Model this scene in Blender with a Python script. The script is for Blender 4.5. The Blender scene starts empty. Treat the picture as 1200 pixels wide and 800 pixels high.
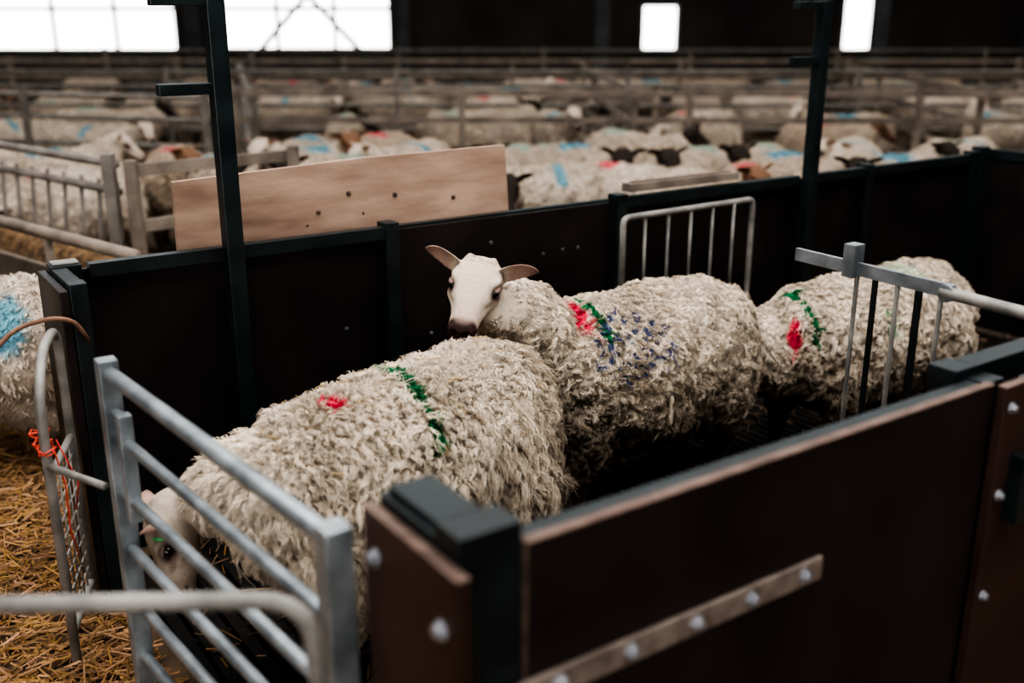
import bpy, bmesh, math, random
import numpy as np
from mathutils import Vector, Matrix, kdtree

PHI = 0.6017            # race direction relative to world X
CP, SP = math.cos(PHI), math.sin(PHI)
def r2w(X, Y, Z=0.0):
    return Vector((CP*X - SP*Y, SP*X + CP*Y, Z))

# ------------------------------------------------------------------ materials
def new_mat(name):
    m = bpy.data.materials.new(name); m.use_nodes = True
    nt = m.node_tree
    return m, nt, nt.nodes['Principled BSDF']

def noise_mat(name, c1, c2, scale=8, rough=0.5, metallic=0.0, bump=0.0, bscale=None, detail=6, stretch=None, lo=0.35, hi=0.65, spec=0.5, rvar=0.0):
    m, nt, b = new_mat(name)
    tc = nt.nodes.new('ShaderNodeTexCoord')
    mp = nt.nodes.new('ShaderNodeMapping')
    if stretch: mp.inputs['Scale'].default_value = stretch
    nt.links.new(tc.outputs['Object'], mp.inputs['Vector'])
    n = nt.nodes.new('ShaderNodeTexNoise'); n.inputs['Scale'].default_value = scale; n.inputs['Detail'].default_value = detail
    nt.links.new(mp.outputs[0], n.inputs['Vector'])
    cr = nt.nodes.new('ShaderNodeValToRGB')
    cr.color_ramp.elements[0].position = lo; cr.color_ramp.elements[1].position = hi
    cr.color_ramp.elements[0].color = (*c1, 1); cr.color_ramp.elements[1].color = (*c2, 1)
    nt.links.new(n.outputs['Fac'], cr.inputs['Fac'])
    nt.links.new(cr.outputs['Color'], b.inputs['Base Color'])
    b.inputs['Roughness'].default_value = rough
    b.inputs['Metallic'].default_value = metallic
    b.inputs['Specular IOR Level'].default_value = spec
    if rvar:
        mr = nt.nodes.new('ShaderNodeMapRange')
        mr.inputs['To Min'].default_value = rough - rvar; mr.inputs['To Max'].default_value = rough + rvar
        nt.links.new(n.outputs['Fac'], mr.inputs['Value']); nt.links.new(mr.outputs[0], b.inputs['Roughness'])
    if bump:
        n2 = nt.nodes.new('ShaderNodeTexNoise'); n2.inputs['Scale'].default_value = bscale or scale*4; n2.inputs['Detail'].default_value = 5
        nt.links.new(mp.outputs[0], n2.inputs['Vector'])
        bp = nt.nodes.new('ShaderNodeBump'); bp.inputs['Strength'].default_value = bump; bp.inputs['Distance'].default_value = 0.01
        nt.links.new(n2.outputs['Fac'], bp.inputs['Height']); nt.links.new(bp.outputs[0], b.inputs['Normal'])
    return m

def attr_mat(name, rough=0.9, spec=0.15, nscale=60, namt=0.25, sheen=0.0, bump=0.0):
    m, nt, b = new_mat(name)
    a = nt.nodes.new('ShaderNodeAttribute'); a.attribute_name = 'Col'
    tc = nt.nodes.new('ShaderNodeTexCoord')
    n = nt.nodes.new('ShaderNodeTexNoise'); n.inputs['Scale'].default_value = nscale; n.inputs['Detail'].default_value = 4
    nt.links.new(tc.outputs['Object'], n.inputs['Vector'])
    mr = nt.nodes.new('ShaderNodeMapRange'); mr.inputs['To Min'].default_value = 1-namt; mr.inputs['To Max'].default_value = 1+namt
    nt.links.new(n.outputs['Fac'], mr.inputs['Value'])
    vm = nt.nodes.new('ShaderNodeVectorMath'); vm.operation = 'SCALE'
    nt.links.new(a.outputs['Color'], vm.inputs[0]); nt.links.new(mr.outputs[0], vm.inputs['Scale'])
    nt.links.new(vm.outputs[0], b.inputs['Base Color'])
    b.inputs['Roughness'].default_value = rough
    b.inputs['Specular IOR Level'].default_value = spec
    if sheen: b.inputs['Sheen Weight'].default_value = sheen
    if bump:
        n2 = nt.nodes.new('ShaderNodeTexNoise'); n2.inputs['Scale'].default_value = 260; n2.inputs['Detail'].default_value = 3
        nt.links.new(tc.outputs['Object'], n2.inputs['Vector'])
        bp = nt.nodes.new('ShaderNodeBump'); bp.inputs['Strength'].default_value = bump; bp.inputs['Distance'].default_value = 0.004
        nt.links.new(n2.outputs['Fac'], bp.inputs['Height']); nt.links.new(bp.outputs[0], b.inputs['Normal'])
    return m

M_PLY = noise_mat('dark_film_plywood', (0.006,0.0042,0.0042), (0.015,0.010,0.009), 5, 0.42, bump=0.08, bscale=90, rvar=0.12, spec=0.3)
M_PLYN = noise_mat('brown_film_plywood', (0.011,0.0065,0.0058), (0.021,0.0125,0.011), 4, 0.5, bump=0.08, bscale=120, rvar=0.1, spec=0.25)
M_PLYE = noise_mat('brown_plywood_end', (0.024,0.0115,0.0085), (0.046,0.023,0.0175), 6, 0.5, bump=0.08, bscale=120, rvar=0.1, spec=0.25)
M_EDGE = noise_mat('plywood_edge', (0.06,0.032,0.022), (0.12,0.075,0.055), 30, 0.8)
M_STEEL = noise_mat('dark_green_steel', (0.004,0.0072,0.0078), (0.009,0.0145,0.0152), 12, 0.4, bump=0.05, bscale=60, rvar=0.1, spec=0.4)
M_GALV = noise_mat('galvanised_steel', (0.15,0.165,0.175), (0.31,0.33,0.34), 14, 0.42, metallic=0.6, bump=0.06, bscale=80, rvar=0.12)
M_GALVD = noise_mat('weathered_galvanised', (0.13,0.12,0.108), (0.26,0.238,0.213), 14, 0.6, metallic=0.3, bump=0.1, bscale=60)
M_GALVB = noise_mat('pen_rail_galvanised', (0.10,0.085,0.071), (0.20,0.172,0.145), 9, 0.7, metallic=0.1, bump=0.1, bscale=60)
M_STRAP = noise_mat('strap_metal', (0.17,0.13,0.105), (0.30,0.24,0.20), 25, 0.5, metallic=0.5, bump=0.1, bscale=80)
M_BOLT = noise_mat('bolt_zinc', (0.30,0.31,0.34), (0.45,0.45,0.48), 30, 0.35, metallic=0.8)
M_BOLTD = noise_mat('bolt_dull', (0.06,0.06,0.065), (0.13,0.13,0.13), 30, 0.5, metallic=0.6)
M_WOOD = noise_mat('weathered_wood_rail', (0.09,0.068,0.052), (0.20,0.156,0.12), 6, 0.8, stretch=(1,1,1), bump=0.2)
M_PLYL = noise_mat('raw_plywood', (0.16,0.09,0.06), (0.38,0.25,0.175), 3.5, 0.75, stretch=(1,1,4), bump=0.15, lo=0.3, hi=0.7)
M_KNOT = noise_mat('wood_knot', (0.05,0.025,0.015), (0.09,0.045,0.03), 20, 0.8)
M_SLAT = noise_mat('slat_floor_black', (0.004,0.0035,0.003), (0.014,0.010,0.008), 9, 0.75, bump=0.2, spec=0.15)
M_STRAWG = noise_mat('straw_ground', (0.05,0.025,0.010), (0.20,0.115,0.05), 18, 0.95, bump=1.0, bscale=70, detail=10)
M_FLOOR = noise_mat('barn_floor_straw', (0.025,0.014,0.007), (0.095,0.056,0.028), 6, 0.95, bump=0.6, bscale=40, detail=10)
M_CONC = noise_mat('concrete_wall', (0.042,0.036,0.031), (0.085,0.075,0.066), 1.2, 0.9, bump=0.2)
M_WALL = noise_mat('dark_wall_cladding', (0.021,0.016,0.013), (0.052,0.040,0.032), 0.8, 0.85)
M_ROOF = noise_mat('roof_sheet', (0.05,0.045,0.04), (0.08,0.075,0.07), 2, 0.7)
M_FRAME = noise_mat('window_frame', (0.12,0.12,0.12), (0.22,0.22,0.22), 5, 0.6)
M_COL = noise_mat('steel_column', (0.02,0.02,0.021), (0.045,0.045,0.045), 3, 0.6)
M_TWINE = noise_mat('red_twine', (0.45,0.03,0.015), (0.65,0.07,0.03), 30, 0.7)
M_TAG = noise_mat('green_ear_tag', (0.05,0.30,0.08), (0.08,0.38,0.12), 30, 0.5)
M_RUST = noise_mat('rusty_rod', (0.10,0.045,0.025), (0.2,0.1,0.06), 30, 0.8)
M_FLEECE = attr_mat('fleece', 0.95, 0.05, 60, 0.2, sheen=0.06)
M_FACE = attr_mat('face_hair', 0.85, 0.1, 110, 0.25, bump=0.7)
M_STRAW = attr_mat('straw_stalks', 0.6, 0.3, 40, 0.2)
M_EYE, _nt, _b = new_mat('sheep_eye'); _b.inputs['Base Color'].default_value = (0.008,0.005,0.004,1); _b.inputs['Roughness'].default_value = 0.15

# ------------------------------------------------------------------ mesh builder
class Geo:
    def __init__(s): s.V=[]; s.ch=[]; s.C=[]; s.n=0; s.mats=[]
    def mi(s, mat):
        if mat not in s.mats: s.mats.append(mat)
        return s.mats.index(mat)
    def add(s, V, F, mat, col=None, smooth=False):
        V = np.asarray(V, dtype=float).reshape(-1,3); i = s.mi(mat)
        o = s.n; s.V.append(V)
        if isinstance(F,np.ndarray):
            lt=np.full(len(F),F.shape[1],dtype=np.int32); lo=(F+o).ravel()
        else:
            lt=np.array([len(f) for f in F],dtype=np.int32); lo=np.array([a for f in F for a in f],dtype=np.int64)+o
        s.ch.append((lt,lo,i,smooth))
        if col is None: col = np.ones((len(V),3))
        col = np.asarray(col, dtype=float)
        if col.ndim == 1: col = np.tile(col, (len(V),1))
        s.C.append(col.clip(0,1)); s.n += len(V)
    def box(s, x0,x1,y0,y1,z0,z1, mat):
        V=[(x,y,z) for x in (x0,x1) for y in (y0,y1) for z in (z0,z1)]
        s.add(V, [(0,1,3,2),(4,6,7,5),(0,4,5,1),(2,3,7,6),(0,2,6,4),(1,5,7,3)], mat)
    def bar(s, p, q, w, h, mat):
        p=Vector(p); q=Vector(q); d=(q-p).normalized()
        up=Vector((0,0,1)) if abs(d.z)<0.95 else Vector((0,1,0))
        side=d.cross(up).normalized(); u=side.cross(d).normalized()
        V=[]
        for c in (p,q):
            for a,b in ((-1,-1),(1,-1),(1,1),(-1,1)): V.append(c+side*a*w/2+u*b*h/2)
        s.add([tuple(v) for v in V], [(3,2,1,0),(4,5,6,7),(0,1,5,4),(1,2,6,5),(2,3,7,6),(3,0,4,7)], mat)
    def tube(s, pts, r, mat, n=12, col=None):
        V,F = tube_geo(pts, r, n); s.add(V,F,mat,col,True)
    def cyl(s, p, q, r, mat, n=12):
        s.tube([p,q], r, mat, n)
    def build(s, name, parent=None, race=False, bevel=0.0, col=False):
        me = bpy.data.meshes.new(name)
        V = np.concatenate(s.V); lt=np.concatenate([c[0] for c in s.ch]); lo=np.concatenate([c[1] for c in s.ch])
        me.vertices.add(len(V)); me.vertices.foreach_set('co',V.astype(np.float32).ravel())
        me.loops.add(len(lo)); me.loops.foreach_set('vertex_index',lo.astype(np.int32))
        me.polygons.add(len(lt)); me.polygons.foreach_set('loop_start',(np.cumsum(lt)-lt).astype(np.int32))
        for m in s.mats: me.materials.append(m)
        me.polygons.foreach_set('material_index', np.concatenate([np.full(len(c[0]),c[2],dtype=np.int32) for c in s.ch]))
        me.polygons.foreach_set('use_smooth', np.concatenate([np.full(len(c[0]),c[3],dtype=bool) for c in s.ch]))
        me.update(calc_edges=True); me.validate()
        if col:
            a = me.color_attributes.new('Col','FLOAT_COLOR','POINT')
            C = np.concatenate(s.C); C = np.concatenate([C, np.ones((len(C),1))],1)
            a.data.foreach_set('color', C.astype(np.float32).ravel())
        ob = bpy.data.objects.new(name, me); bpy.context.scene.collection.objects.link(ob)
        if race: ob.rotation_euler = (0,0,PHI)
        if parent: ob.parent = parent
        if bevel:
            b = ob.modifiers.new('bevel','BEVEL'); b.width = bevel; b.segments = 2; b.limit_method='ANGLE'; b.angle_limit=0.9
        return ob

def tube_geo(pts, r, n=12, aspect=1.0):
    P=[Vector(p) for p in pts]; k=len(P)
    R = r if isinstance(r,(list,tuple)) else [r]*k
    T=[]
    for i in range(k):
        a=P[max(i-1,0)]; b=P[min(i+1,k-1)]; T.append((b-a).normalized())
    ref=Vector((0,0,1)) if abs(T[0].z)<0.9 else Vector((0,1,0))
    side=T[0].cross(ref).normalized()
    V=[]
    for i in range(k):
        side=(side-T[i]*side.dot(T[i])).normalized(); u=T[i].cross(side)
        rr=R[i]
        ra,rb = (rr if isinstance(rr,(tuple,list)) else (rr,rr))
        for j in range(n):
            a=2*math.pi*j/n
            V.append(tuple(P[i]+side*math.cos(a)*ra+u*math.sin(a)*rb))
    F=[]
    for i in range(k-1):
        for j in range(n):
            F.append((i*n+j, i*n+(j+1)%n, (i+1)*n+(j+1)%n, (i+1)*n+j))
    F.append(tuple(range(n-1,-1,-1))); F.append(tuple((k-1)*n+j for j in range(n)))
    return np.array(V), F

def arc_pts(pts, rad=0.08, seg=6):
    P=[Vector(p) for p in pts]; out=[P[0]]
    for i in range(1,len(P)-1):
        a=(P[i-1]-P[i]); b=(P[i+1]-P[i]); ra=min(rad,a.length*0.45,b.length*0.45)
        A=P[i]+a.normalized()*ra; B=P[i]+b.normalized()*ra
        for k in range(seg+1):
            t=k/seg; out.append(A*(1-t)**2+P[i]*2*t*(1-t)+B*t*t)
    out.append(P[-1]); return out

def remesh(V, F, voxel, smooth_it=4, fac=0.5):
    me=bpy.data.meshes.new('tmp'); me.from_pydata([tuple(v) for v in V],[],F); me.update()
    bm=bmesh.new(); bm.from_mesh(me); bmesh.ops.recalc_face_normals(bm, faces=bm.faces); bm.to_mesh(me); bm.free()
    ob=bpy.data.objects.new('tmp',me); bpy.context.scene.collection.objects.link(ob)
    m=ob.modifiers.new('r','REMESH'); m.mode='VOXEL'; m.voxel_size=voxel
    s=ob.modifiers.new('s','SMOOTH'); s.iterations=smooth_it; s.factor=fac
    dg=bpy.context.evaluated_depsgraph_get()
    res=bpy.data.meshes.new_from_object(ob.evaluated_get(dg))
    bpy.data.objects.remove(ob); bpy.data.meshes.remove(me)
    return res

def merge_geo(parts):
    V=[];F=[];o=0
    for v,f in parts:
        V.append(np.asarray(v)); F.extend([tuple(i+o for i in ff) for ff in f]); o+=len(v)
    return np.concatenate(V),F

# ------------------------------------------------------------------ sheep
def trunk_geo(rings, n=24):
    V=[]
    for (x,y,z,hw,hh) in rings:
        for j in range(n):
            a=2*math.pi*j/n; c,s_=math.cos(a),math.sin(a)
            V.append((x, y+hw*math.copysign(abs(c)**0.9,c), z+hh*math.copysign(abs(s_)**0.92,s_)))
    F=[]; k=len(rings)
    for i in range(k-1):
        for j in range(n): F.append((i*n+j,i*n+(j+1)%n,(i+1)*n+(j+1)%n,(i+1)*n+j))
    F.append(tuple(range(n-1,-1,-1))); F.append(tuple((k-1)*n+j for j in range(n)))
    return np.array(V),F

def head_mesh(voxel=0.005):
    """head frame: +x muzzle, +y left, +z crown"""
    rings=[(-.085,-.005,.030,.030),(-.065,-.003,.055,.052),(-.03,0,.073,.066),(.01,.0,.077,.068),(.045,-.006,.074,.064),
           (.08,-.016,.064,.057),(.11,-.024,.053,.050),(.14,-.030,.045,.043),(.168,-.034,.042,.039),(.190,-.037,.042,.036),(.210,-.040,.038,.031),(.224,-.042,.023,.020)]
    n=28; V=[]
    for (x,z,hw,hh) in rings:
        for j in range(n):
            a=2*math.pi*j/n; c,s_=math.cos(a),math.sin(a)
            w=hw*(1-0.22*max(0,-s_))
            V.append((x, w*math.copysign(abs(c)**0.85,c), z+hh*math.copysign(abs(s_)**0.9,s_)))
    F=[]; k=len(rings)
    for i in range(k-1):
        for j in range(n): F.append((i*n+j,i*n+(j+1)%n,(i+1)*n+(j+1)%n,(i+1)*n+j))
    F.append(tuple(range(n-1,-1,-1))); F.append(tuple((k-1)*n+j for j in range(n)))
    parts=[(np.array(V),F)]
    for sgn in (1,-1):
        ev=[]; m=16; K=11
        for i in range(K):
            t=i/(K-1)
            w=0.035*math.sin(math.pi*min(1,(0.22+0.78*t)))**0.72+0.003
            if i==K-1: w=0.004
            c=Vector((-.022-.012*t, sgn*(.052+.118*t), .028+.020*math.sin(t*2.4)+.014*t))
            for j in range(m):
                a=2*math.pi*j/m
                vv=w*math.cos(a); nn=0.0055*math.sin(a)+0.019*(vv/0.033)**2*(1-0.3*t)
                ev.append((c.x+nn+vv*0.25, c.y, c.z+vv*0.95))
        ef=[]
        for i in range(K-1):
            for j in range(m): ef.append((i*m+j,i*m+(j+1)%m,(i+1)*m+(j+1)%m,(i+1)*m+j))
        ef.append(tuple(range(m-1,-1,-1))); ef.append(tuple((K-1)*m+j for j in range(m)))
        parts.append((np.array(ev),ef))
    V,F=merge_geo(parts)
    me=remesh(V,F,voxel,3,0.5)
    N=len(me.vertices); co=np.zeros(N*3); me.vertices.foreach_get('co',co); co=co.reshape(-1,3)
    no=np.zeros(N*3); me.vertices.foreach_get('normal',no); no=no.reshape(-1,3)
    def g(c,s): 
        d=(co-np.array(c))/np.array(s); return np.exp(-(d**2).sum(1))
    disp=np.zeros(N)
    for sg in (1,-1):
        disp+= -0.010*g((.052,sg*.068,.010),(.020,.02,.014))
        disp+=  0.011*g((.040,sg*.061,.036),(.026,.022,.010))
        disp+=  0.007*g((.055,sg*.068,-.018),(.03,.02,.012))
        disp+= -0.012*g((.219,sg*.018,-.030),(.012,.007,.006))
        disp+= 0.004*g((.210,sg*.029,-.026),(.012,.008,.010))
        disp+= 0.012*g((-.03,sg*.035,.065),(.014,.014,.02))
        disp+= -0.005*g((.115,sg*.048,-.01),(.035,.02,.018))
    mouth=np.exp(-((co[:,2]+.057-(co[:,0]-.19)*0.25*(-1))/.0035)**2)*(co[:,0]>.150)
    disp+=-0.005*mouth
    disp+=-0.004*np.exp(-((co[:,1])/.003)**2)*(co[:,0]>.212)*(co[:,2]<-.03)
    co=co+no*disp[:,None]
    F=[tuple(p.vertices) for p in me.polygons]
    bpy.data.meshes.remove(me)
    return co,F,mouth

HEAD=head_mesh(0.0045)
HEAD_LO=head_mesh(0.009)

def ss(x,a,b):
    t=np.clip((x-a)/(b-a),0,1); return t*t*(3-2*t)

def head_colors(co, mouth, dark=0, tone=1.0):
    n=len(co)
    if dark==0: base=np.tile(np.array([.50,.405,.32])*tone,(n,1))
    elif dark==1: base=np.tile(np.array([.026,.019,.015]),(n,1))
    else: base=np.tile(np.array([.16,.085,.05]),(n,1))
    def blend(c,w):
        nonlocal base
        w=np.clip(w,0,1)[:,None]; base=base*(1-w)+np.array(c)*w
    if dark==0:
        blend(np.array((.36,.25,.20))*tone, ss(co[:,0],.10,.18)*0.7)
        cheek=1-ss(co[:,2],-.05,-.01)
        blend(np.array((.35,.26,.19))*tone, cheek*.5)
        ear=ss(np.abs(co[:,1]),.07,.10)
        blend((.33,.20,.155), ear*0.85)
        blend((.12,.06,.05), ear*ss(np.abs(co[:,1]),.125,.17)*0.7)
        for sg in (1,-1):
            d=np.sqrt((((co-np.array([.054,sg*.068,.008]))/np.array([.036,.045,.026]))**2).sum(1))
            blend((.045,.026,.022), 1-ss(d,.5,1.25))
            d=np.sqrt((((co-np.array([.088,sg*.056,-.006]))/np.array([.035,.03,.010]))**2).sum(1))
            blend((.18,.115,.09), (1-ss(d,.4,1.2))*.7)
        pd=np.sqrt((((co-np.array([-.03,0,.065]))/np.array([.045,.055,.03]))**2).sum(1))
        sp=(np.sin(co[:,0]*310+co[:,1]*200)*np.sin(co[:,1]*270-co[:,2]*190)>.1)
        blend((.16,.10,.07),(1-ss(pd,.5,1.1))*0.65*sp)
    nz=ss(co[:,0],.172,.194)*(1-ss(co[:,2],-.012,.008))
    blend((.030,.016,.014), nz)
    for sg in (1,-1):
        d=np.sqrt((((co-np.array([.219,sg*.018,-.030]))/np.array([.016,.010,.010]))**2).sum(1))
        blend((.005,.003,.003),1-ss(d,.6,1.2))
    blend((.03,.018,.015), mouth*0.9)
    return base

def sphere_geo(c, r, n=12, m=8):
    V=[];F=[]
    for i in range(m+1):
        th=math.pi*i/m
        for j in range(n):
            a=2*math.pi*j/n; V.append((c[0]+r*math.sin(th)*math.cos(a),c[1]+r*math.sin(th)*math.sin(a),c[2]+r*math.cos(th)))
    for i in range(1,m-1):
        for j in range(n): F.append((i*n+j,(i+1)*n+j,(i+1)*n+(j+1)%n,i*n+(j+1)%n))
    F.append(tuple(n+j for j in range(n))); F.append(tuple((m-1)*n+j for j in range(n-1,-1,-1)))
    V=np.array(V); 
    return V,F

def basis(f, l):
    f=Vector(f).normalized(); l=Vector(l); l=(l-f*l.dot(f)).normalized(); u=f.cross(l)
    return Matrix((f,l,u)).transposed()

def sheep_geo(neck, head_pos, head_f, head_l, seed=1, voxel=0.014, nsamp=60000, spacing=0.0105, L=0.05, rad=0.0042, curl=0.006, turns=1.7,
              marks=[], dark=0, lo=False, leg_shift=(0,0,0,0), clump=0.03, bulge=1.0, dirt=1.0, base_col=(.60,.51,.41), straws=0, bend=0.0, K=6, droop=1.0, dark_legs=False, lx=1.0, lump=0.0, pullk=.62, rc=.38, htone=1.0, bellyL=.55, root_shade=.78, hs=1.0, hx=-.02, hr=.12, tag=False, tilt=0.0, rdirt=.6, slim=0.0, fshade=0.0):
    rng=np.random.default_rng(seed)
    b=bulge
    rings=[(-.565,0,.53,.07,.10),(-.545,0,.525,.135,.165),(-.49,0,.510,.195,.225),(-.40,0,.500,.225,.25),(-.28,0,.490,.243*b,.262),(-.12,0,.482,.254*b,.268),(.04,0,.480,.254*b,.266),
           (.18,0,.487,.240*b,.262),(.30,0,.505,.214,.25),(.40,0,.523,.178,.215),(.47,0,.53,.13,.165),(.51,0,.53,.07,.10)]
    rings=[(x*lx, bend*(x*x-.05), z-tilt*x,hw*(1-slim*max(0,x)*2),hh*(1-slim*max(0,x)*2)) for (x,y,z,hw,hh) in rings]
    parts=[trunk_geo(rings)]
    nk=[p[:3] for p in neck]; nr=[p[3] for p in neck]
    parts.append(tube_geo(nk,nr,20))
    ls=leg_shift
    for sg,dx in ((1,ls[0]),(-1,ls[1])):
        q=.30*lx-.30
        parts.append(tube_geo([(.30+q,sg*.12,.46),(.27+q,sg*.135,.34),(.28+q+dx*.6,sg*.13,.21),(.275+q+dx,sg*.13,.09),(.285+q+dx,sg*.13,.045),(.30+q+dx,sg*.13,.0)],[.11,.090,.050,.027,.030,.036],14))
    for sg,dx in ((1,ls[2]),(-1,ls[3])):
        q=.35-.35*lx
        parts.append(tube_geo([(-.36+q,sg*.11,.48),(-.31+q,sg*.145,.36),(-.38+q+dx*.5,sg*.14,.28),(-.445+q+dx,sg*.13,.215),(-.415+q+dx,sg*.13,.09),(-.405+q+dx,sg*.13,.045),(-.385+q+dx,sg*.13,.0)],[.16,.135,.098,.055,.029,.030,.036],14))
    q=.55-.55*lx
    parts.append(tube_geo([(-.50+q,0,.66),(-.565+q,0,.60),(-.585+q,0,.50),(-.58+q,0,.40)],[.05,.045,.035,.018],10))
    V,F=merge_geo(parts)
    me=remesh(V,F,voxel,5,0.5)
    N=len(me.vertices); co=np.zeros(N*3); me.vertices.foreach_get('co',co); co=co.reshape(-1,3)
    no=np.zeros(N*3); me.vertices.foreach_get('normal',no); no=no.reshape(-1,3)
    me.calc_loop_triangles(); T=len(me.loop_triangles); tri=np.zeros(T*3,dtype=np.int32); me.loop_triangles.foreach_get('vertices',tri); tri=tri.reshape(-1,3)
    BF=[tuple(p.vertices) for p in me.polygons]; bpy.data.meshes.remove(me)
    if lump:
        x,y,z=co[:,0],co[:,1],co[:,2]
        dz=(np.sin(x*21+seed+2*np.sin(z*9))*np.sin(y*24+z*19+2*np.sin(x*7))+.8*np.sin(x*47+z*31+seed+3*np.sin(y*13))*np.sin(y*41+z*37+2*np.sin(x*15)))*ss(z,.28,.4)
        co=co+no*(dz*lump)[:,None]
    hp=np.array(head_pos)
    Bm=np.array(basis(head_f,head_l))
    def color(P, jit):
        n=len(P); c=np.tile(np.array(base_col),(n,1))
        x,y,z=P[:,0],P[:,1],P[:,2]
        nz=np.sin(x*9+seed)*np.sin(y*11+z*7+seed*2)+.6*np.sin(x*23+z*19+seed)
        nf=np.sin(x*53+2*np.sin(z*31+seed))*np.sin(z*47+y*39+2*np.sin(x*29))+.5*np.sin(x*97+z*83)*np.sin(y*89+z*71)
        def bl(cc,w):
            nonlocal c
            w=np.clip(w,0,1)[:,None]; c=c*(1-w)+np.array(cc)*w
        bl((.46,.36,.265), .28+.3*nz)
        bl((.32,.25,.185), ss(nf,.1,.9)*.38*dirt)
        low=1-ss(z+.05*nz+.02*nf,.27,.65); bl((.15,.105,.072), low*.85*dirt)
        rear=ss(-x,.36*lx,.55*lx)*(1-ss(z,.5,.76)); bl((.13,.09,.06), rear*rdirt*dirt)
        if fshade:
            fr=ss(x,.30*lx,.48*lx)*(1-ss(z,.5,.72)); bl((.15,.105,.07), fr*fshade)  # lower chest darkened in the colour, as shade setting it off from the next sheep
        leg=1-ss(z,.16,.28); bl((.05,.034,.026) if not dark_legs else (.015,.011,.009), leg*.9)
        hoof=(z<.045); bl((.018,.014,.012), hoof*1.0)
        c*= (1+jit[:,None]*0.15)
        for (kind,cx,cy0,cy1,cz0,w,mc,st) in marks:
            mw=jit*0.08*w
            if kind=='stripe':
                k=(1-ss(np.abs(x-cx+mw-.12*(y-cy0)),w*.85,w*1.15))*(y>cy0)*(y<cy1)*(z>cz0)
                bl(mc,k*st)
            elif kind=='spot':
                d=np.sqrt(((x-cx)/w)**2+((y-cy0)/cy1)**2+ ((z-cz0)/.12)**2)
                bl(mc,(1-ss(d+jit*.1,.75,1.15))*st)
            elif kind=='speck':
                d=np.sqrt(((x-cx)/w)**2+((y-cy0)/cy1)**2+((z-cz0)/.12)**2)
                s_=(np.sin(x*125+z*30)*np.sin(z*135-x*30)+.08*jit>.38)
                bl(mc,(d<1)*s_*st)
        return np.clip(c,0,1)
    geo=Geo()
    geo.add(co,BF,M_FLEECE,color(co,np.zeros(len(co)))*0.66,True)  # skin under the locks darkened, shade of the wool gaps put into its colour
    # ---- fleece locks
    A=co[tri[:,0]];B=co[tri[:,1]];Cc=co[tri[:,2]]
    ar=np.linalg.norm(np.cross(B-A,Cc-A),axis=1); pr=ar/ar.sum()
    idx=rng.choice(T,nsamp,p=pr); u=rng.random(nsamp);v=rng.random(nsamp); fl=u+v>1; u[fl]=1-u[fl]; v[fl]=1-v[fl]
    P=A[idx]*(1-u-v)[:,None]+B[idx]*u[:,None]+Cc[idx]*v[:,None]
    Nn=no[tri[idx,0]]*(1-u-v)[:,None]+no[tri[idx,1]]*u[:,None]+no[tri[idx,2]]*v[:,None]
    hl=(P-hp)@Bm; hd=np.linalg.norm(P-hp,axis=1)
    keep=(P[:,2]>np.where(P[:,0]<-.1,.17,.215))&(hd>.05)&~((hl[:,0]>hx)&(hd<hr))
    P=P[keep];Nn=Nn[keep]
    key=np.floor(P/spacing).astype(np.int64); kk=key[:,0]*73856093^key[:,1]*19349663^key[:,2]*83492791
    _,ui=np.unique(kk,return_index=True); P=P[ui];Nn=Nn[ui]; n=len(P)
    Nn/=np.linalg.norm(Nn,axis=1)[:,None]+1e-9
    Pw=P+clump*.6*np.stack([np.sin(P[:,1]*61+P[:,2]*43),np.sin(P[:,2]*57+P[:,0]*39),np.sin(P[:,0]*63+P[:,1]*47)],1)
    key=np.floor(Pw/clump).astype(np.int64); kk=key[:,0]*73856093^key[:,1]*19349663^key[:,2]*83492791
    perm=rng.permutation(n); _,ci0=np.unique(kk[perm],return_index=True); ci=perm[ci0]
    ci=ci[rng.random(len(ci))<.85]
    kd=kdtree.KDTree(len(ci))
    for i,c_ in enumerate(ci): kd.insert(Vector(P[c_]),i)
    kd.balance()
    cl=np.array([ci[kd.find(Vector(p))[1]] for p in P])
    down=np.array([0,0,-1.0]); g=down-Nn*(Nn@down)[:,None]
    sw=np.stack([np.sin(P[:,1]*14+P[:,2]*11+seed),np.sin(P[:,0]*13+P[:,2]*9+2*seed),np.sin(P[:,0]*11+P[:,1]*17+seed)],1)
    jl=rng.normal(size=n); jc=rng.normal(size=n)[cl]
    rv=rng.normal(size=(n,3)); rvc=rng.normal(size=(n,3))[cl]
    tang=g*1.0*droop+sw*.28+rvc*rc+rv*.20; tang-=Nn*(tang*Nn).sum(1)[:,None]
    LL=L*(1+.25*jl.clip(-2,2)+.25*jc.clip(-2,2))*(bellyL+(1-bellyL)*ss(P[:,2],.26,.42))
    neckd=np.linalg.norm(P-hp,axis=1); LL*=(0.5+.5*ss(neckd,.08,.25))*(.5+.5*ss(P[:,2],.16,.28))
    tip_off=(Nn*.55+tang*.75)*LL[:,None]
    ctip=P[cl]+tip_off[cl]
    phc=(rng.random(n)*6.28)[cl]; ph=phc+.9*rng.normal(size=n)
    pk=pullk*rng.uniform(.2,1.25,n); cu=curl*rng.uniform(.6,1.35,n)*(1+.2*jc.clip(-2,2)); tr=turns*rng.uniform(.8,1.2,n)
    m=Nn*.7+tang*.6; m/=np.linalg.norm(m,axis=1)[:,None]+1e-9
    a_=np.cross(m,np.array([.3,.9,.2])); a_/=np.linalg.norm(a_,axis=1)[:,None]+1e-9; b_=np.cross(m,a_)
    rr0=rad*rng.uniform(.6,1.3,n)
    S=3; VV=np.zeros((n,K,S,3)); 
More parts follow.
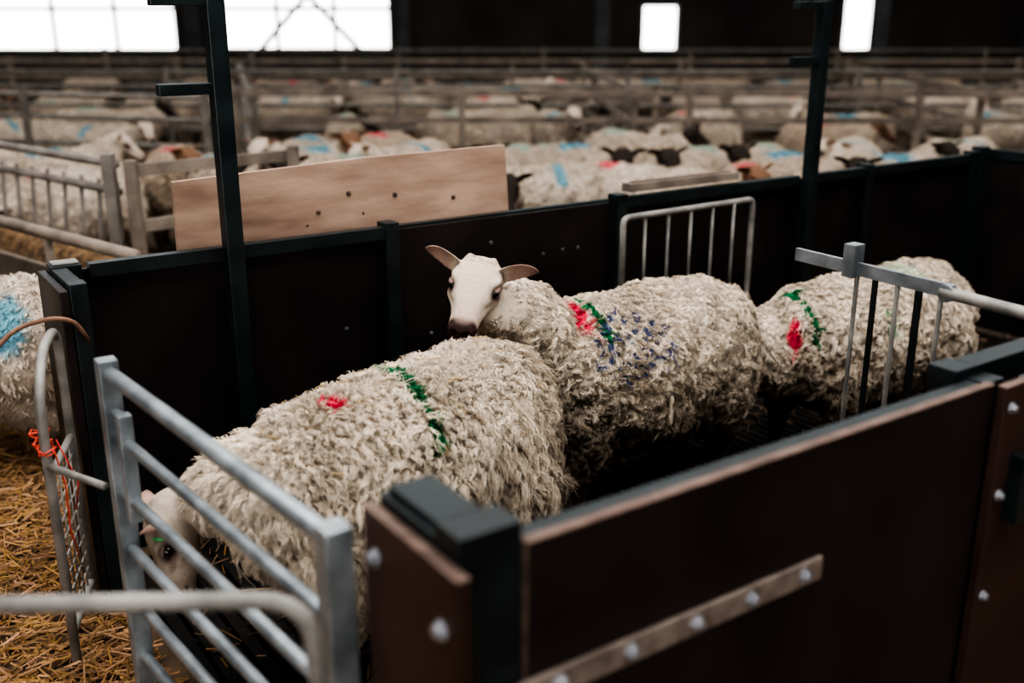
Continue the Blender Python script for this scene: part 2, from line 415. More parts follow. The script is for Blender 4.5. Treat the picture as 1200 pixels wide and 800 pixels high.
    for k in range(K):
        t=k/(K-1)
        base=P-Nn*.006+(Nn*(.55*math.sin(t*math.pi/2)+.12*math.sin(t*math.pi))+tang*.75*t**1.6)*LL[:,None]
        pull=(ctip-(P+tip_off))*(pk*t**1.3)[:,None]; base=base+pull
        am=cu*(t**.6)*(1-.25*t)
        ang=2*math.pi*tr*t+ph
        base=base+a_*(np.cos(ang)*am)[:,None]+b_*(np.sin(ang)*am)[:,None]
        rr=rr0*(1.0-.70*t**1.8)
        for s_ in range(S):
            q=2*math.pi*s_/S
            VV[:,k,s_]=base+(a_*math.cos(q)+b_*math.sin(q))*rr[:,None]
    VV=VV.reshape(-1,3)
    loc=[]
    for k in range(K-1):
        for s_ in range(S): loc.append((k*S+s_,k*S+(s_+1)%S,(k+1)*S+(s_+1)%S,(k+1)*S+s_))
    loc=np.array(loc); LF=(np.arange(n)[:,None,None]*(K*S)+loc[None]).reshape(-1,4)
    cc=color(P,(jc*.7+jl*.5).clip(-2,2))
    tt=np.linspace(root_shade,1.08,K)[None,:,None,None]  # root-to-tip ramp paints the shade of the wool folds into each lock
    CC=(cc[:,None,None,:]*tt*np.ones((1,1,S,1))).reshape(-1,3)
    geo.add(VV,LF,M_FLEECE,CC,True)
    # ---- head
    H=HEAD_LO if lo else HEAD
    hv=(H[0]*hs)@Bm.T+hp
    geo.add(hv,H[1],M_FACE,head_colors(H[0],H[2],dark,htone),True)
    for sg in (1,-1):
        v,f=sphere_geo((.051,sg*.0590,.010),.0160); geo.add((v*hs)@Bm.T+hp,f,M_EYE,None,True)
        v,f=sphere_geo((0,0,0),1); v=v*np.array([.018,.010,.005])+np.array([.050,sg*.066,.0230]); geo.add((v*hs)@Bm.T+hp,f,M_FACE,np.array([.20,.13,.105]) if dark==0 else np.array([.02,.015,.012]),True)
    if tag:
        v,f=sphere_geo((0,0,0),1,10,6); v=v*np.array([.004,.008,.014])+np.array([.004,.115,.040]); geo.add((v*hs)@Bm.T+hp,f,M_TAG,None,True)
    for i in range(straws):
        j=rng.integers(n)
        while P[j,2]<.62: j=rng.integers(n)
        c=P[j]+Nn[j]*L*.7; d=rng.normal(size=3); d-=Nn[j]*(d@Nn[j])*.9; d/=np.linalg.norm(d); l=rng.uniform(.02,.05)
        v,f=tube_geo([c-d*l/2,c+d*l/2],.0012,4); geo.add(v,f,M_STRAW,np.array([.55,.36,.14])*rng.uniform(.6,1.1))
    return geo

def place(ob, X, Y, Z, sc=1.0, heading_race=math.pi):
    ob.location=r2w(X,Y,Z); ob.rotation_euler=(0,0,PHI+heading_race); ob.scale=(sc,)*3
def wl(v):
    X=CP*v[0]+SP*v[1]; Y=-SP*v[0]+CP*v[1]; return (-X,-Y,v[2])

FZ=0.035
GREEN=(.006,.15,.052); PINK=(.78,.04,.10); BLUE=(.06,.08,.18)
CREAM=(.77,.645,.505)
# sheep by the gate, head down
def rl(X,Y,z,Xc,Yc,sc,a):   # race point -> local coords of a sheep at Xc,Yc heading pi+a
    dx,dy=X-Xc,Y-Yc; t=math.pi+a
    return ((dx*math.cos(t)+dy*math.sin(t))/sc,(-dx*math.sin(t)+dy*math.cos(t))/sc,(z-FZ)/sc)
S1=(1.05,2.055,.985,.06)
hp1=rl(.578,2.28,.445,*S1)
def mixp(a,b,t): return tuple(a[i]*(1-t)+b[i]*t for i in range(3))
nb=(hp1[0]-.055,hp1[1]+.01,hp1[2]+.055)
n0=(.17,0,.53)
g=sheep_geo([(*n0,.18),(*mixp(n0,nb,.45),.142),(*mixp(n0,nb,.75),.104),(*mixp(n0,nb,.93),.078),(*nb,.058)],
            hp1,(.22,.08,-.95),(.30,.95,-.05),seed=3,L=.035,curl=.0036,turns=2.1,rad=.0013,clump=.014,spacing=.0046,lx=.76,lump=.011,K=7,rc=.42,pullk=.55,bellyL=1.1,hs=.98,hx=-.07,hr=.145,tag=True,tilt=.045,rdirt=.9,slim=.18,dirt=1.08,
            marks=[('stripe',-.055,-.09,.20,.57,.015,GREEN,1.0),('spot',.15,.0,.035,.74,.028,PINK,1.0)],leg_shift=(.05,-.06,-.05,.06),straws=40,base_col=CREAM,nsamp=500000,htone=.75)
s1=g.build('sheep',col=True); place(s1,S1[0],S1[1],FZ,S1[2],math.pi+S1[3])
# sheep with raised head, looking back towards the camera side
g=sheep_geo([(.24,0,.55,.20),(.36,0,.65,.160),(.46,-.01,.75,.125),(.515,-.005,.81,.095),(.535,.0,.845,.072)],
            (.572,.008,.876),wl((-.17,-.90,-.30)),wl((.97,-.12,-.18)),seed=7,L=.020,curl=.0048,turns=2.0,rad=.0016,clump=.015,spacing=.0050,lx=.91,lump=.013,K=7,pullk=.65,rc=.8,droop=.6,bellyL=1.0,hs=1.02,
            marks=[('spot',.255,.06,.11,.74,.036,PINK,1.0),('stripe',.175,-.07,.19,.60,.016,GREEN,1.0),('speck',.12,.19,.13,.645,.15,BLUE,1.0)],leg_shift=(.04,-.04,.05,-.05),straws=6,base_col=CREAM,nsamp=440000,bulge=1.05,dirt=1.1,fshade=.6)
s2=g.build('sheep',col=True); place(s2,2.075,2.40,FZ,.965)
g=sheep_geo([(.26,0,.54,.22),(.38,-.03,.52,.195),(.48,-.09,.475,.16),(.53,-.20,.43,.12),(.53,-.28,.39,.09)],
            (.53,-.33,.36),(.5,-.2,-.85),(.2,1,0),seed=11,L=.020,curl=.0048,turns=1.9,rad=.0020,clump=.017,spacing=.0060,lump=.012,K=6,pullk=.65,rc=.8,droop=.6,bellyL=1.0,
            marks=[('spot',.50,.08,.035,.63,.020,PINK,1.0),('stripe',.425,-.06,.20,.58,.011,GREEN,1.0),('spot',.12,.22,.03,.62,.03,(.03,.28,.13),.7),('spot',-.15,0,.16,.77,.14,(.40,.58,.42),.5)],leg_shift=(-.04,.04,.03,-.05),base_col=CREAM,nsamp=260000,bulge=1.04,dirt=1.05)
s3=g.build('sheep',col=True); place(s3,3.09,2.24,FZ,.90)

# ---- flock variants
NECKS={'up':([(.28,0,.56,.19),(.42,0,.66,.15),(.52,0,.74,.11),(.56,0,.78,.085)],(.58,0,.80),(.85,.1,-.5),(0,1,0)),
       'turn':([(.28,0,.56,.19),(.41,.03,.63,.15),(.49,.08,.70,.11),(.52,.11,.75,.085)],(.54,.12,.77),(.5,.75,-.42),(-.8,.6,0)),
       'turnr':([(.28,0,.56,.19),(.41,-.03,.62,.15),(.50,-.07,.69,.115),(.54,-.10,.73,.09)],(.565,-.11,.75),(.7,-.55,-.45),(.6,.8,0)),
       'low':([(.28,0,.54,.19),(.42,0,.56,.15),(.54,0,.56,.115),(.60,0,.55,.09)],(.63,0,.55),(.75,0,-.66),(0,1,0))}
def variant(pose,dark,marks,seed,base):
    nk,hp,hf,hl=NECKS[pose]
    g=sheep_geo(nk,hp,hf,hl,seed=seed,voxel=.02,nsamp=24000,spacing=.015,L=.026,rad=.0055,curl=.006,turns=1.2,clump=.04,marks=marks,dark=dark,lo=True,K=4,base_col=base,dark_legs=dark==1,lump=.010,dirt=.9,lx=.95)
    ob=g.build('sheep',col=True); me=ob.data; bpy.data.objects.remove(ob); return me
CY=(.07,.33,.44)
VAR=[variant('up',0,[('spot',.05,0,.14,.75,.15,CY,.85)],21,(.68,.56,.45)),
     variant('turn',1,[('spot',-.25,0,.12,.75,.12,(.25,.45,.35),.6)],22,(.55,.44,.345)),
     variant('low',0,[('spot',.25,0,.1,.75,.09,PINK,.85)],23,(.70,.585,.475)),
     variant('turnr',1,[('spot',-.2,0,.14,.75,.15,CY,.85)],24,(.54,.43,.335)),
     variant('turn',2,[('spot',-.1,0,.1,.75,.10,PINK,.8)],25,(.49,.37,.275)),
     variant('low',1,[('stripe',.1,-.2,.2,.6,.035,GREEN,.9)],26,(.59,.48,.38)),
     variant('turnr',0,[('stripe',-.1,-.2,.2,.6,.035,CY,.8)],27,(.65,.54,.43)),
     variant('up',0,[('spot',-.30,.17,.13,.62,.13,CY,.8)],28,(.66,.55,.44))]
rnd=random.Random(5)
placed=[]
def put(v,x,y,ang,sc=1.0,z=0.0,mind=.60):
    for (a,b) in placed:
        if (a-x)**2+(b-y)**2<mind*mind: return
    placed.append((x,y))
    o=bpy.data.objects.new('sheep',VAR[v]); bpy.context.scene.collection.objects.link(o)
    o.location=(x,y,z); o.rotation_euler=(0,0,ang); o.scale=(sc*.95,)*3
put(7,-2.00,3.60,math.radians(168),.98); put(2,-2.7,6.25,math.radians(-110))
R_=math.radians
for (v,x,y,a) in ((4,-2.35,7.15,-75),(3,-1.85,6.65,-60),(0,-1.4,7.4,-120),(1,-1.2,6.65,-120),(6,-.75,7.5,-110),(3,-.55,6.6,-65),(1,-.1,7.2,-120),(6,.2,6.4,200),
                  (3,.55,7.3,-60),(2,.8,6.4,150),(1,1.2,7.1,-125),(4,1.45,6.35,-110),(3,1.95,6.85,-60),(0,2.6,6.95,190),(6,2.5,7.6,-110),(0,-3.3,7.2,10),(1,3.1,7.5,-120)):
    put(v,x,y,R_(a))
for i in range(300):
    x=rnd.uniform(-4.2,3.6); y=rnd.uniform(6.0,8.0)
    if -SP*x+CP*y<4.0: continue
    if y < 5.9 - x*0.1: continue
    if x<-2.6 and y<6.9: continue
    if x<-2.0 and y>7.45: continue
    put(rnd.choice([0,2,6,1,1,3,3,3,1,4,5]),x,y,rnd.uniform(-2.4,-.7) if rnd.random()<.75 else rnd.uniform(0,6.28),rnd.uniform(.90,1.08),mind=.54)
for i in range(340):
    x=rnd.uniform(-6.5,7.5); y=rnd.choice([rnd.uniform(9.4,10.5),rnd.uniform(11.9,13.2),rnd.uniform(14.7,16.0)])
    if rnd.random()<.2: continue
    if y<14 and min(abs(x-(3.9+.4*(y-8.8)/4.9)),abs(x-(-2.2-1.4*(y-8.8)/5.1)),abs(x-.95),abs(x-(6.8+.5*(y-8.9)/4.8)))<.5: continue
    put(rnd.choice([0,1,6,2,4,1,3]),x,y,rnd.uniform(0,6.28) if rnd.random()<.5 else rnd.choice([0,math.pi])+rnd.uniform(-.5,.5),rnd.uniform(.92,1.08),mind=.75)

# ------------------------------------------------------------------ race: far panel wall
TOP=.95; YF=2.96
def bolt(G,x,y,z,axis,r=.010,h=.010,mat=None):
    mat=mat or M_BOLT
    d={'y':(0,-h,0),'x':(-h,0,0)}[axis]
    G.cyl((x,y,z),(x+d[0]*.3,y+d[1]*.3,z),r*1.5,mat,14); G.cyl((x,y,z),(x+d[0],y+d[1],z),r,mat,6)
G=Geo()
segs=[(.60,.985),(1.035,1.515),(1.565,2.495),(2.545,3.52),(3.575,3.97),(4.02,4.80)]
for i,(a,b) in enumerate(segs):
    top = TOP-.02
    G.box(a-.02,b+.02,YF+.012,YF+.030,.06,top,M_PLY)
    if i!=2:
        G.box(a,b,YF-.025,YF+.011,TOP-.04,TOP,M_STEEL)
    else:
        G.box(a-.03,b+.03,YF+.031,YF+.06,TOP-.05,TOP-.012,M_STEEL)
    G.box(a,b,YF-.025,YF+.011,.06,.10,M_STEEL)
for x in (1.54,2.52,3.995,4.82):
    G.box(x-.025,x+.025,YF-.03,YF+.03,.0,TOP+.012,M_STEEL)
for (x,z) in ((1.95,.84),(2.18,.77),(2.27,.775),(2.34,.775),(1.70,.55),(1.38,.62)):
    bolt(G,x,YF+.012,z,'y',.0055,.007,M_BOLTD)
G.build('race_panel_wall_far',race=True,bevel=.003)

def hook_post(x,top,name,prongs):
    G=Geo()
    G.box(x-.026,x+.026,YF-.075,YF-.027,.0,top,M_STEEL)
    for z in prongs:
        G.box(x-.175,x-.024,YF-.066,YF-.036,z-.016,z+.016,M_STEEL)
    return G.build(name,race=True,bevel=.003)
hook_post(1.0,1.69,'hook_post',(1.645,1.41))
hook_post(3.55,1.665,'hook_post',(1.645,1.43))

G=Geo()
G.box(.50,.579,YF-.03,YF+.035,0,TOP+.005,M_STEEL)
G.box(.505,.575,YF-.022,YF+.027,TOP+.005,TOP+.012,M_GALVD)
G.box(.475,.498,YF-.24,YF+.04,.04,TOP-.015,M_PLY)
G.box(.500,.545,YF-.24,YF-.19,0,TOP,M_STEEL)
G.box(.500,.54,YF-.19,YF-.03,TOP-.05,TOP,M_STEEL)
EP=G.build('panel_end_post',race=True,bevel=.003)
G=Geo()
G.tube(arc_pts([(.53,YF-.245,.80),(.50,YF-.26,.86),(.45,YF-.27,.88),(.36,YF-.27,.87),(.29,YF-.28,.81)],.05),.006,M_RUST,8)
HR=G.build('rusty_hook_rod',race=False,parent=EP)

# raw plywood board standing behind the far wall
G=Geo()
V=[(.87,YF+.085,.30),(2.12,YF+.085,.30),(2.07,YF+.10,1.165),(1.5,YF+.10,1.16),(.885,YF+.10,1.135)]
V2=[(x,y+.02,z) for x,y,z in V]
n=len(V); F=[tuple(range(n)),tuple(range(2*n-1,n-1,-1))]+[(i,i+n,(i+1)%n+n,(i+1)%n) for i in range(n)]
G.add(V+V2,F,M_PLYL)
rr=random.Random(2)
for (x,z) in ((1.62,1.03),(1.45,1.05),(1.5,.98),(1.30,.96),(1.85,1.0),(1.34,1.0)):
    G.cyl((x,YF+.098,z),(x,YF+.094,z),rr.uniform(.004,.009),M_KNOT,10)
G.build('plywood_board',race=True)
G=Geo()
G.box(2.57,3.16,YF-.01,YF+.04,TOP+.013,TOP+.045,M_WOOD)
G.box(2.60,3.12,YF+.0,YF+.03,TOP+.045,TOP+.05,M_EDGE)
G.build('wooden_plank',race=True,bevel=.003)

# open barred gate folded along the far wall
G=Geo()
z1=.90; yg=YF-.14
G.tube(arc_pts([(2.43,yg,.45),(2.43,yg,z1),(3.13,yg+.02,z1),(3.13,yg+.02,.45),(2.43,yg,.45)],.03),.012,M_GALVD,10)
for k in range(1,6):
    x=2.43+.70*k/6; G.cyl((x,yg+.01,.45),(x,yg+.01,z1),.006,M_GALVD,8)
G.cyl((2.43,yg,.0),(2.43,yg,.45),.012,M_GALVD,10)
G.cyl((3.13,yg+.02,.0),(3.13,yg+.02,.45),.012,M_GALVD,10)
G.build('barred_gate',race=True)

# ------------------------------------------------------------------ race end structure (right)
G=Geo()
for (x,y) in ((4.90,2.96),(4.95,2.55),(4.95,1.9)):
    G.box(x-.035,x+.035,y-.03,y+.03,0,TOP+.03,M_STEEL)
G.box(4.93,4.95,2.56,2.93,.05,TOP,M_PLY)
G.box(4.92,4.96,2.56,2.93,TOP-.03,TOP+.02,M_STEEL)
for k in range(8):
    G.cyl((4.95,1.95+k*.08,.05),(4.95,1.95+k*.08,TOP),.004,M_GALVD,6)
for k in range(9):
    G.cyl((4.95,1.92,.08+k*.1),(4.95,2.52,.08+k*.1),.004,M_GALVD,6)
G.build('race_end_frame',race=True,bevel=.003)

# ------------------------------------------------------------------ cross gate over the race
G=Geo()
xg=2.17
G.bar((xg,1.80,.99),(xg,1.33,.985),.012,.034,M_GALV)
G.box(xg-.02,xg+.02,1.60,1.635,.965,1.05,M_GALV)
G.cyl((xg,1.36,.98),(xg,1.13,.975),.015,M_GALVD,12)
G.cyl((xg-.01,1.345,.98),(xg+.012,1.345,.98),.022,M_GALV,14)
for y in (1.60,1.48,1.36):
    G.cyl((xg,y,.97),(xg,y,.12),.006 ,M_GALVD,8)
G.bar((xg,1.545,.97),(xg,1.545,.12),.008,.014,M_STEEL)
G.bar((xg,1.42,.97),(xg,1.42,.12),.008,.018,M_STEEL)
G.cyl((xg,1.60,.12),(xg,1.13,.12),.012,M_GALV,10)
G.cyl((xg,1.13,.036),(xg,1.13,.98),.014,M_GALV,10)
G.build('cross_gate',race=True,bevel=.001)

# ------------------------------------------------------------------ near panel wall
G=Geo()
G.box(.59,.685,.975,1.035,.0,TOP+.03,M_STEEL)
G.box(.59,.645,1.04,1.19,.0,TOP+.01,M_STEEL)
G.box(.60,.67,1.05,1.18,TOP+.01,TOP+.022,M_STEEL)
G.box(.568,.588,.945,1.20,.03,TOP-.01,M_PLYE)
G.box(.5675,.5885,.945,1.20,TOP-.01,TOP-.007,M_EDGE)
for (y,z) in ((.985,.855),(1.165,.875),(.985,.55)): bolt(G,.568,y,z,'x',.010,.012)
G.box(.69,1.755,.968,.986,.04,TOP-.004,M_PLYN)
G.box(.69,1.755,.9675,.9865,TOP-.004,TOP,M_EDGE)
G.box(.688,.6905,.9675,.9865,.04,TOP,M_EDGE)
G.box(.69,1.755,.987,1.025,TOP-.05,TOP-.008,M_STEEL)
G.box(.69,1.755,.987,1.025,.06,.10,M_STEEL)
G.box(1.725,1.79,1.03,1.09,0,TOP+.012,M_STEEL)
G.box(1.79,2.60,1.03,1.08,TOP-.04,TOP+.012,M_STEEL)
G.box(1.76,1.82,.987,1.03,0,TOP-.006,M_STEEL)
G.box(1.765,2.9,.950,.968,.04,TOP-.008,M_PLYE)
G.box(1.765,2.9,.9495,.9685,TOP-.008,TOP-.004,M_EDGE)
G.box(2.55,2.62,1.0,1.08,0,TOP,M_STEEL)
G.bar((1.83,.94,.80),(1.83,.94,.66),.03,.04,M_STEEL)
for z in (.90,.72,.5): bolt(G,1.79,.95,z,'y',.008,.012)
G.box(.645,1.29,.960,.968,.700,.742,M_STRAP)
for x in (.74,.87,1.0,1.12,1.245): bolt(G,x,.960,.721,'y',.009,.012)
G.build('race_panel_wall_near',race=True,bevel=.002)

# ------------------------------------------------------------------ galvanised gate at the head of the race
G=Geo()
A=Vector((.458,2.20,0)); B=Vector((.540,1.245,0)); zt=.875
def gp(t,z): p=A.lerp(B,t); return (p.x,p.y,z)
def post(t,z0,z1,w=.042): 
    G.bar(gp(t,z0),gp(t,z1),w,w,M_GALV)
post(0,0.03,zt+.03); post(1,.03,zt+.025,.044)
G.bar(gp(.075,.55),gp(.075,.80),.03,.03,M_GALV)
G.cyl(gp(0.0,.79),gp(.075,.79),.01,M_GALV)
G.cyl(gp(.02,zt),gp(.99,zt),.017,M_GALV,14)
for z in (.735,.60,.46,.32,.18): G.cyl(gp(.02,z),gp(.99,z),.0125,M_GALV,12)
G.build('galvanised_gate',race=True,bevel=.003)

# small wire-mesh gate between end post and gate
G=Geo()
P0=Vector((.355,2.47,0)); P1=Vector((.455,2.715,0))
def mp_(t,z): p=P0.lerp(P1,t); return (p.x,p.y,z)
G.tube(arc_pts([mp_(0,.02),mp_(0,.74),mp_(.35,.84),mp_(1,.855),mp_(1,.02)],.10),.012,M_GALVD,10)
G.cyl(mp_(0,.12),mp_(1,.12),.01,M_GALVD); G.cyl(mp_(0,.55),mp_(1,.55),.01,M_GALVD)
for k in range(1,6): G.cyl(mp_(k/6,.12),mp_(k/6,.55),.0025,M_GALVD,6)
for k in range(1,9): G.cyl(mp_(0,.12+k*.048),mp_(1,.12+k*.048),.0025,M_GALVD,6)
G.cyl(mp_(0,.58),(.43,2.235,.60),.009,M_GALVD)
rr=random.Random(4)
for k in range(3):
    pts=[]
    for j in range(14):
        a=j*1.1; pts.append((P0.x+.022*math.cos(a)+rr.uniform(-.005,.005),P0.y+.022*math.sin(a)+.03*k,.62+.012*k+rr.uniform(-.012,.012)))
    G.tube(pts,.0020,M_TWINE,6)
G.tube([(P0.x+.02,P0.y+.03,.62),(P0.x+.04,P0.y+.05,.5),(P0.x+.035,P0.y+.04,.38),(P0.x+.05,P0.y+.06,.3)],.0020,M_TWINE,6)
G.tube([(P0.x+.03,P0.y+.03,.63),(P0.x+.07,P0.y+.05,.5),(P0.x+.06,P0.y+.07,.42)],.0020,M_TWINE,6)
G.build('wire_mesh_gate',race=True)

G=Geo()
G.tube(arc_pts([(-1.35,1.17,.855),(-.27,1.19,.865),(-.235,1.20,.0)],.07,8),.0125,M_GALVD,14)
G.cyl((-1.35,1.17,.0),(-1.35,1.17,.855),.0125,M_GALVD,12)
G.cyl((-1.35,1.17,.15),(-.25,1.2,.15),.0125,M_GALVD,12)
G.build('tubular_hoop_rail')

# ------------------------------------------------------------------ floors
G=Geo()
x=.60
while x<4.9:
    G.box(x,x+.032,1.04,2.92,.0,.034,M_SLAT); x+=.046
for y in (1.2,1.6,2.0,2.4,2.8): G.box(.60,4.9,y,y+.02,.0,.026,M_SLAT)
G.build('slatted_race_floor',race=True)
G=Geo(); G.add([(-16,-5,0),(16,-5,0),(16,21,0),(-16,21,0)],[(0,1,2,3)],M_FLOOR); FL=G.build('floor')

def straw(name,regions,seed,tone=1.0):
    rg=np.random.default_rng(seed); G=Geo()
    for (x0,x1,y0,y1,nn,hh) in regions:
        c=np.stack([rg.uniform(x0,x1,nn),rg.uniform(y0,y1,nn),np.abs(rg.normal(0,hh,nn))+.004],1)
        X=CP*c[:,0]+SP*c[:,1]; Y=-SP*c[:,0]+CP*c[:,1]
        keep=~((X>.54)&(X<4.98)&(Y>.90)&(Y<3.04)) if name!='straw_in_race' else ((X>.66)&(X<4.8)&(Y>1.15)&(Y<2.87))
        c=c[keep]; m=len(c)
        if name=='straw_in_race': c[:,2]=c[:,2]*.4+.036
        a=rg.uniform(0,6.28,m); el=rg.normal(0,.22,m); l=rg.uniform(.012,.045,m); w=rg.uniform(.0012,.0030,m)
        d=np.stack([np.cos(a)*np.cos(el),np.sin(a)*np.cos(el),np.sin(el)],1); s_=np.stack([-np.sin(a),np.cos(a),np.zeros(m)],1); u=np.cross(d,s_)
        p=[]
        for e in (-1,1):
            for (q1,q2) in ((-1,-.5),(1,-.5),(0,1)):
                p.append(c+d*(e*l)[:,None]/1+s_*(q1*w)[:,None]+u*(q2*w)[:,None])
        V=np.stack(p,1).reshape(-1,3); V[:,2]=np.maximum(V[:,2],.002)
        col=np.array([.39,.215,.085])*rg.uniform(.3,1.25,(m,1))*tone; col[:,2]*=rg.uniform(.7,1.5,m)
        f=np.array([(0,1,4,3),(1,2,5,4),(2,0,3,5)])
        G.add(V,(np.arange(m)[:,None,None]*6+f[None]).reshape(-1,4),M_STRAW,np.repeat(col,6,0))
    return G.build(name,col=True,parent=FL)
straw('straw_bedding',[(-2.6,.1,1.0,3.8,38000,.02),(-4.5,0,3.5,7,9000,.03),(2.5,7,3.2,8,9000,.03)],1)
straw('straw_in_race',[(-1.5,3.5,1.0,5.5,5000,.01)],2,.45)

# ------------------------------------------------------------------ background pens
def fence(name,p,q,zs,mat,post_step=2.0,r=.02,plank=False,bars=0,slant=.12,posth=None,bar_z=(.1,.9)):
    G=Geo(); p=Vector((*p,0)); q=Vector((*q,0)); L=(q-p).length; d=(q-p)/L
    for z in zs:
        a=p+Vector((0,0,z)); b=q+Vector((0,0,z))
        if plank: G.bar(a,b,.025,.055,mat)
        else: G.cyl(a,b,r,mat,8)
    k=max(1,round(L/post_step))
    for i in range(k+1):
        c=p+d*(L*i/k); c=c+d.cross(Vector((0,0,1)))*.035
        G.bar(c,c+Vector((0,0,(posth or max(zs)+.05))),.05,.05,mat)
    if bars:
        nb=int(L/bars)
        for i in range(nb):
            c=p+d*(bars*(i+.5)); G.cyl(c+Vector((0,0,bar_z[0])),c+d*slant+Vector((0,0,bar_z[1])),.011,mat,6)
    return G.build(name)
fence('feed_barrier_fence',(-4.6,6.95),(-1.75,4.55),(.98,.86,.45,.12),M_GALVB,1.4,bars=.16)
fence('pen_fence',(-1.70,4.55),(-1.1,5.1),(.95,.7,.4),M_WOOD,1.2,plank=True)
fence('pen_fence',(-8.5,9.6),(-2.3,7.9),(1.02,.85,.65,.4),M_GALVB,1.8,r=.022)
fence('pen_fence',(-2.3,8.75),(9,8.55),(1.0,.78,.5,.25),M_WOOD,2.0,plank=True)
fence('pen_fence',(-11,11.3),(11,11.1),(1.05,.9,.7,.45),M_GALVB,2.4,r=.022)
fence('pen_fence',(-11,14),(11,13.8),(1.05,.85,.6),M_WOOD,2.2,plank=True)
fence('pen_fence',(-11,16.8),(12,16.6),(1.1,.95,.75,.5),M_GALVB,2.4,r=.025)
fence('pen_fence',(3.9,8.8),(4.3,13.7),(1.0,.75,.5,.25),M_WOOD,1.6,plank=True)
fence('pen_fence',(-2.2,8.8),(-3.6,13.9),(1.0,.75,.5,.25),M_GALVB,1.6)
fence('pen_fence',(1.0,8.85),(.9,13.7),(1.0,.75,.5,.25),M_WOOD,1.6,plank=True)
fence('pen_fence',(3.75,6.9),(7.5,6.6),(.98,.78,.5,.25),M_WOOD,1.3,plank=True)
fence('pen_fence',(6.8,8.9),(7.3,13.7),(1.0,.75,.5,.25),M_WOOD,1.6,plank=True)
G=Geo()
T0=Vector((-2.95,5.05,0)); T1=Vector((-1.42,3.78,0)); TO=Vector((.16,.20,0))
G.cyl(T0+Vector((0,0,.74)),T1+Vector((0,0,.74)),.026,M_WOOD,10)
G.bar(T0+Vector((.02,.03,.3)),T1+Vector((.02,.03,.3)),.03,.56,M_WOOD)
G.bar(T0+TO+Vector((0,0,.3)),T1+TO+Vector((0,0,.3)),.03,.56,M_WOOD)
for t in (0,.33,.66,1):
    a=T0.lerp(T1,t); G.cyl(a,a+Vector((0,0,.74)),.02,M_WOOD,8)
TR=G.build('feed_trough')
rg=np.random.default_rng(9)
nx,ny=60,14; V=[];F=[]
for i in range(nx):
    for j in range(ny):
        t=i/(nx-1); s_=j/(ny-1)
        p=T0.lerp(T1,t)+Vector((.02,.03,0))+(TO+Vector((.04,.05,0)))*s_
        z=.50+.16*math.sin(math.pi*min(1,s_*1.1))+rg.uniform(-.025,.025)
        V.append((p.x,p.y,z))
for i in range(nx-1):
    for j in range(ny-1): F.append((i*ny+j,(i+1)*ny+j,(i+1)*ny+j+1,i*ny+j+1))
G=Geo(); G.add(V,F,M_STRAWG,None,True); G.build('hay_feed',parent=TR)

# ------------------------------------------------------------------ barn shell
YB=20.0
def wall_back():
    G=Geo()
    wins=[(-13.2,-6.25,.98,2.75),(-5.45,-2.25,1.0,2.75),(2.40,3.12,.98,1.84),(6.15,6.85,.98,1.98),(10.2,10.9,.98,1.98)]
    xs=sorted(set([-15,15]+[a for w in wins for a in w[:2]]))
    for a,b in zip(xs[:-1],xs[1:]):
        w=[w for w in wins if w[0]<=a and w[1]>=b]
        mid=M_CONC if b<=-2.2 else M_WALL
        if w:
            _,_,z0,z1=w[0]; G.box(a,b,YB,YB+.25,0,z0,mid); G.box(a,b,YB,YB+.25,z1,5.2,M_WALL)
        else:
            G.box(a,b,YB,YB+.25,0,5.2,M_WALL)
    G.build('wall_back')
    for i,(a,b,z0,z1) in enumerate(wins):
        W=Geo(); t=.05
        W.box(a,b,YB-.02,YB+.1,z0,z0+t,M_FRAME); W.box(a,b,YB-.02,YB+.1,z1-t,z1,M_FRAME)
        W.box(a,a+t,YB-.02,YB+.1,z0,z1,M_FRAME); W.box(b-t,b,YB-.02,YB+.1,z0,z1,M_FRAME)
        if b-a>2:
            k=max(2,round((b-a)/1.15))
            for j in range(1,k): x=a+(b-a)*j/k; W.box(x-.035,x+.035,YB,YB+.06,z0,z1,M_FRAME)
            for z in (1.75,): W.box(a,b,YB,YB+.06,z-.035,z+.035,M_FRAME)
        W.build('window_%d'%(i+1))
wall_back()
G=Geo(); G.box(-15.25,-15,-5,20.25,0,5.2,M_WALL); G.build('wall_left')
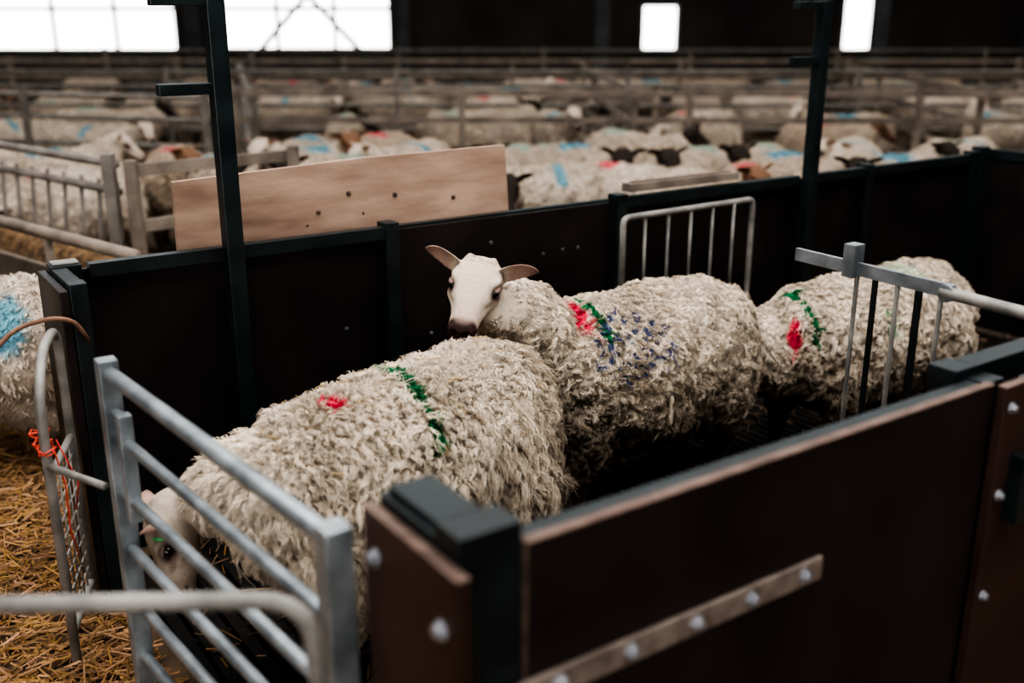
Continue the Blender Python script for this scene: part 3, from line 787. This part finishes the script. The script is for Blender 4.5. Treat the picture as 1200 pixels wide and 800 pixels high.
G=Geo(); G.box(15,15.25,-5,20.25,0,5.2,M_WALL); G.build('wall_right')
G=Geo(); G.box(-15.2,-4.0,-5.25,-5,0,5.2,M_WALL); G.box(1.5,15.2,-5.25,-5,0,5.2,M_WALL); G.box(-4.0,1.5,-5.25,-5,3.2,5.2,M_WALL); G.build('unseen_wall_front')  # unseen wall added behind the camera to cut front fill, doorway left open
G=Geo()
def strip(y0,y1): 
    G.box(-15.2,15.2,y0,y1,5.2,5.3,M_ROOF)
strip(-5,-.5); strip(4.6,7.2); strip(8.4,12.2); strip(13.4,20.3)  # unseen roof added to enclose the light, gaps shaped to let sky light down
G.box(-15.2,-4.0,-.5,4.6,5.2,5.3,M_ROOF); G.box(5.0,15.2,-.5,4.6,5.2,5.3,M_ROOF)
G.build('unseen_ceiling')
G=Geo()
for (x,y) in ((1.55,18.5),(6.0,17.5),(9.0,18.5),(-2.0,19.7),(-5.85,19.6)):
    G.box(x-.12,x+.12,y-.10,y-.085,0,5.2,M_COL); G.box(x-.12,x+.12,y+.085,y+.10,0,5.2,M_COL); G.box(x-.01,x+.01,y-.085,y+.085,0,5.2,M_COL)
G.build('steel_columns')
G=Geo()
G.cyl((-5.3,19.5,.3),(-3.4,19.5,2.3),.05,M_COL,8); G.cyl((-2.1,19.5,.3),(-4.0,19.5,2.3),.05,M_COL,8)
G.build('cross_brace')

# ------------------------------------------------------------------ light
w=bpy.data.worlds.new('World'); bpy.context.scene.world=w; w.use_nodes=True
bg=w.node_tree.nodes['Background']; bg.inputs['Color'].default_value=(.99,.99,.99,1); bg.inputs['Strength'].default_value=6.2
try: bpy.context.scene.view_settings.look='AgX - High Contrast'
except Exception as e: print(e)

cam=bpy.data.cameras.new('camera'); co=bpy.data.objects.new('camera',cam); bpy.context.scene.collection.objects.link(co)
cam.sensor_width=36; cam.lens=36
co.location=(0,0,1.6); co.rotation_euler=(math.radians(90-17.57),0,0)
cam.dof.use_dof=True; cam.dof.focus_distance=2.80; cam.dof.aperture_fstop=1.4
cam.clip_end=200
bpy.context.scene.camera=co
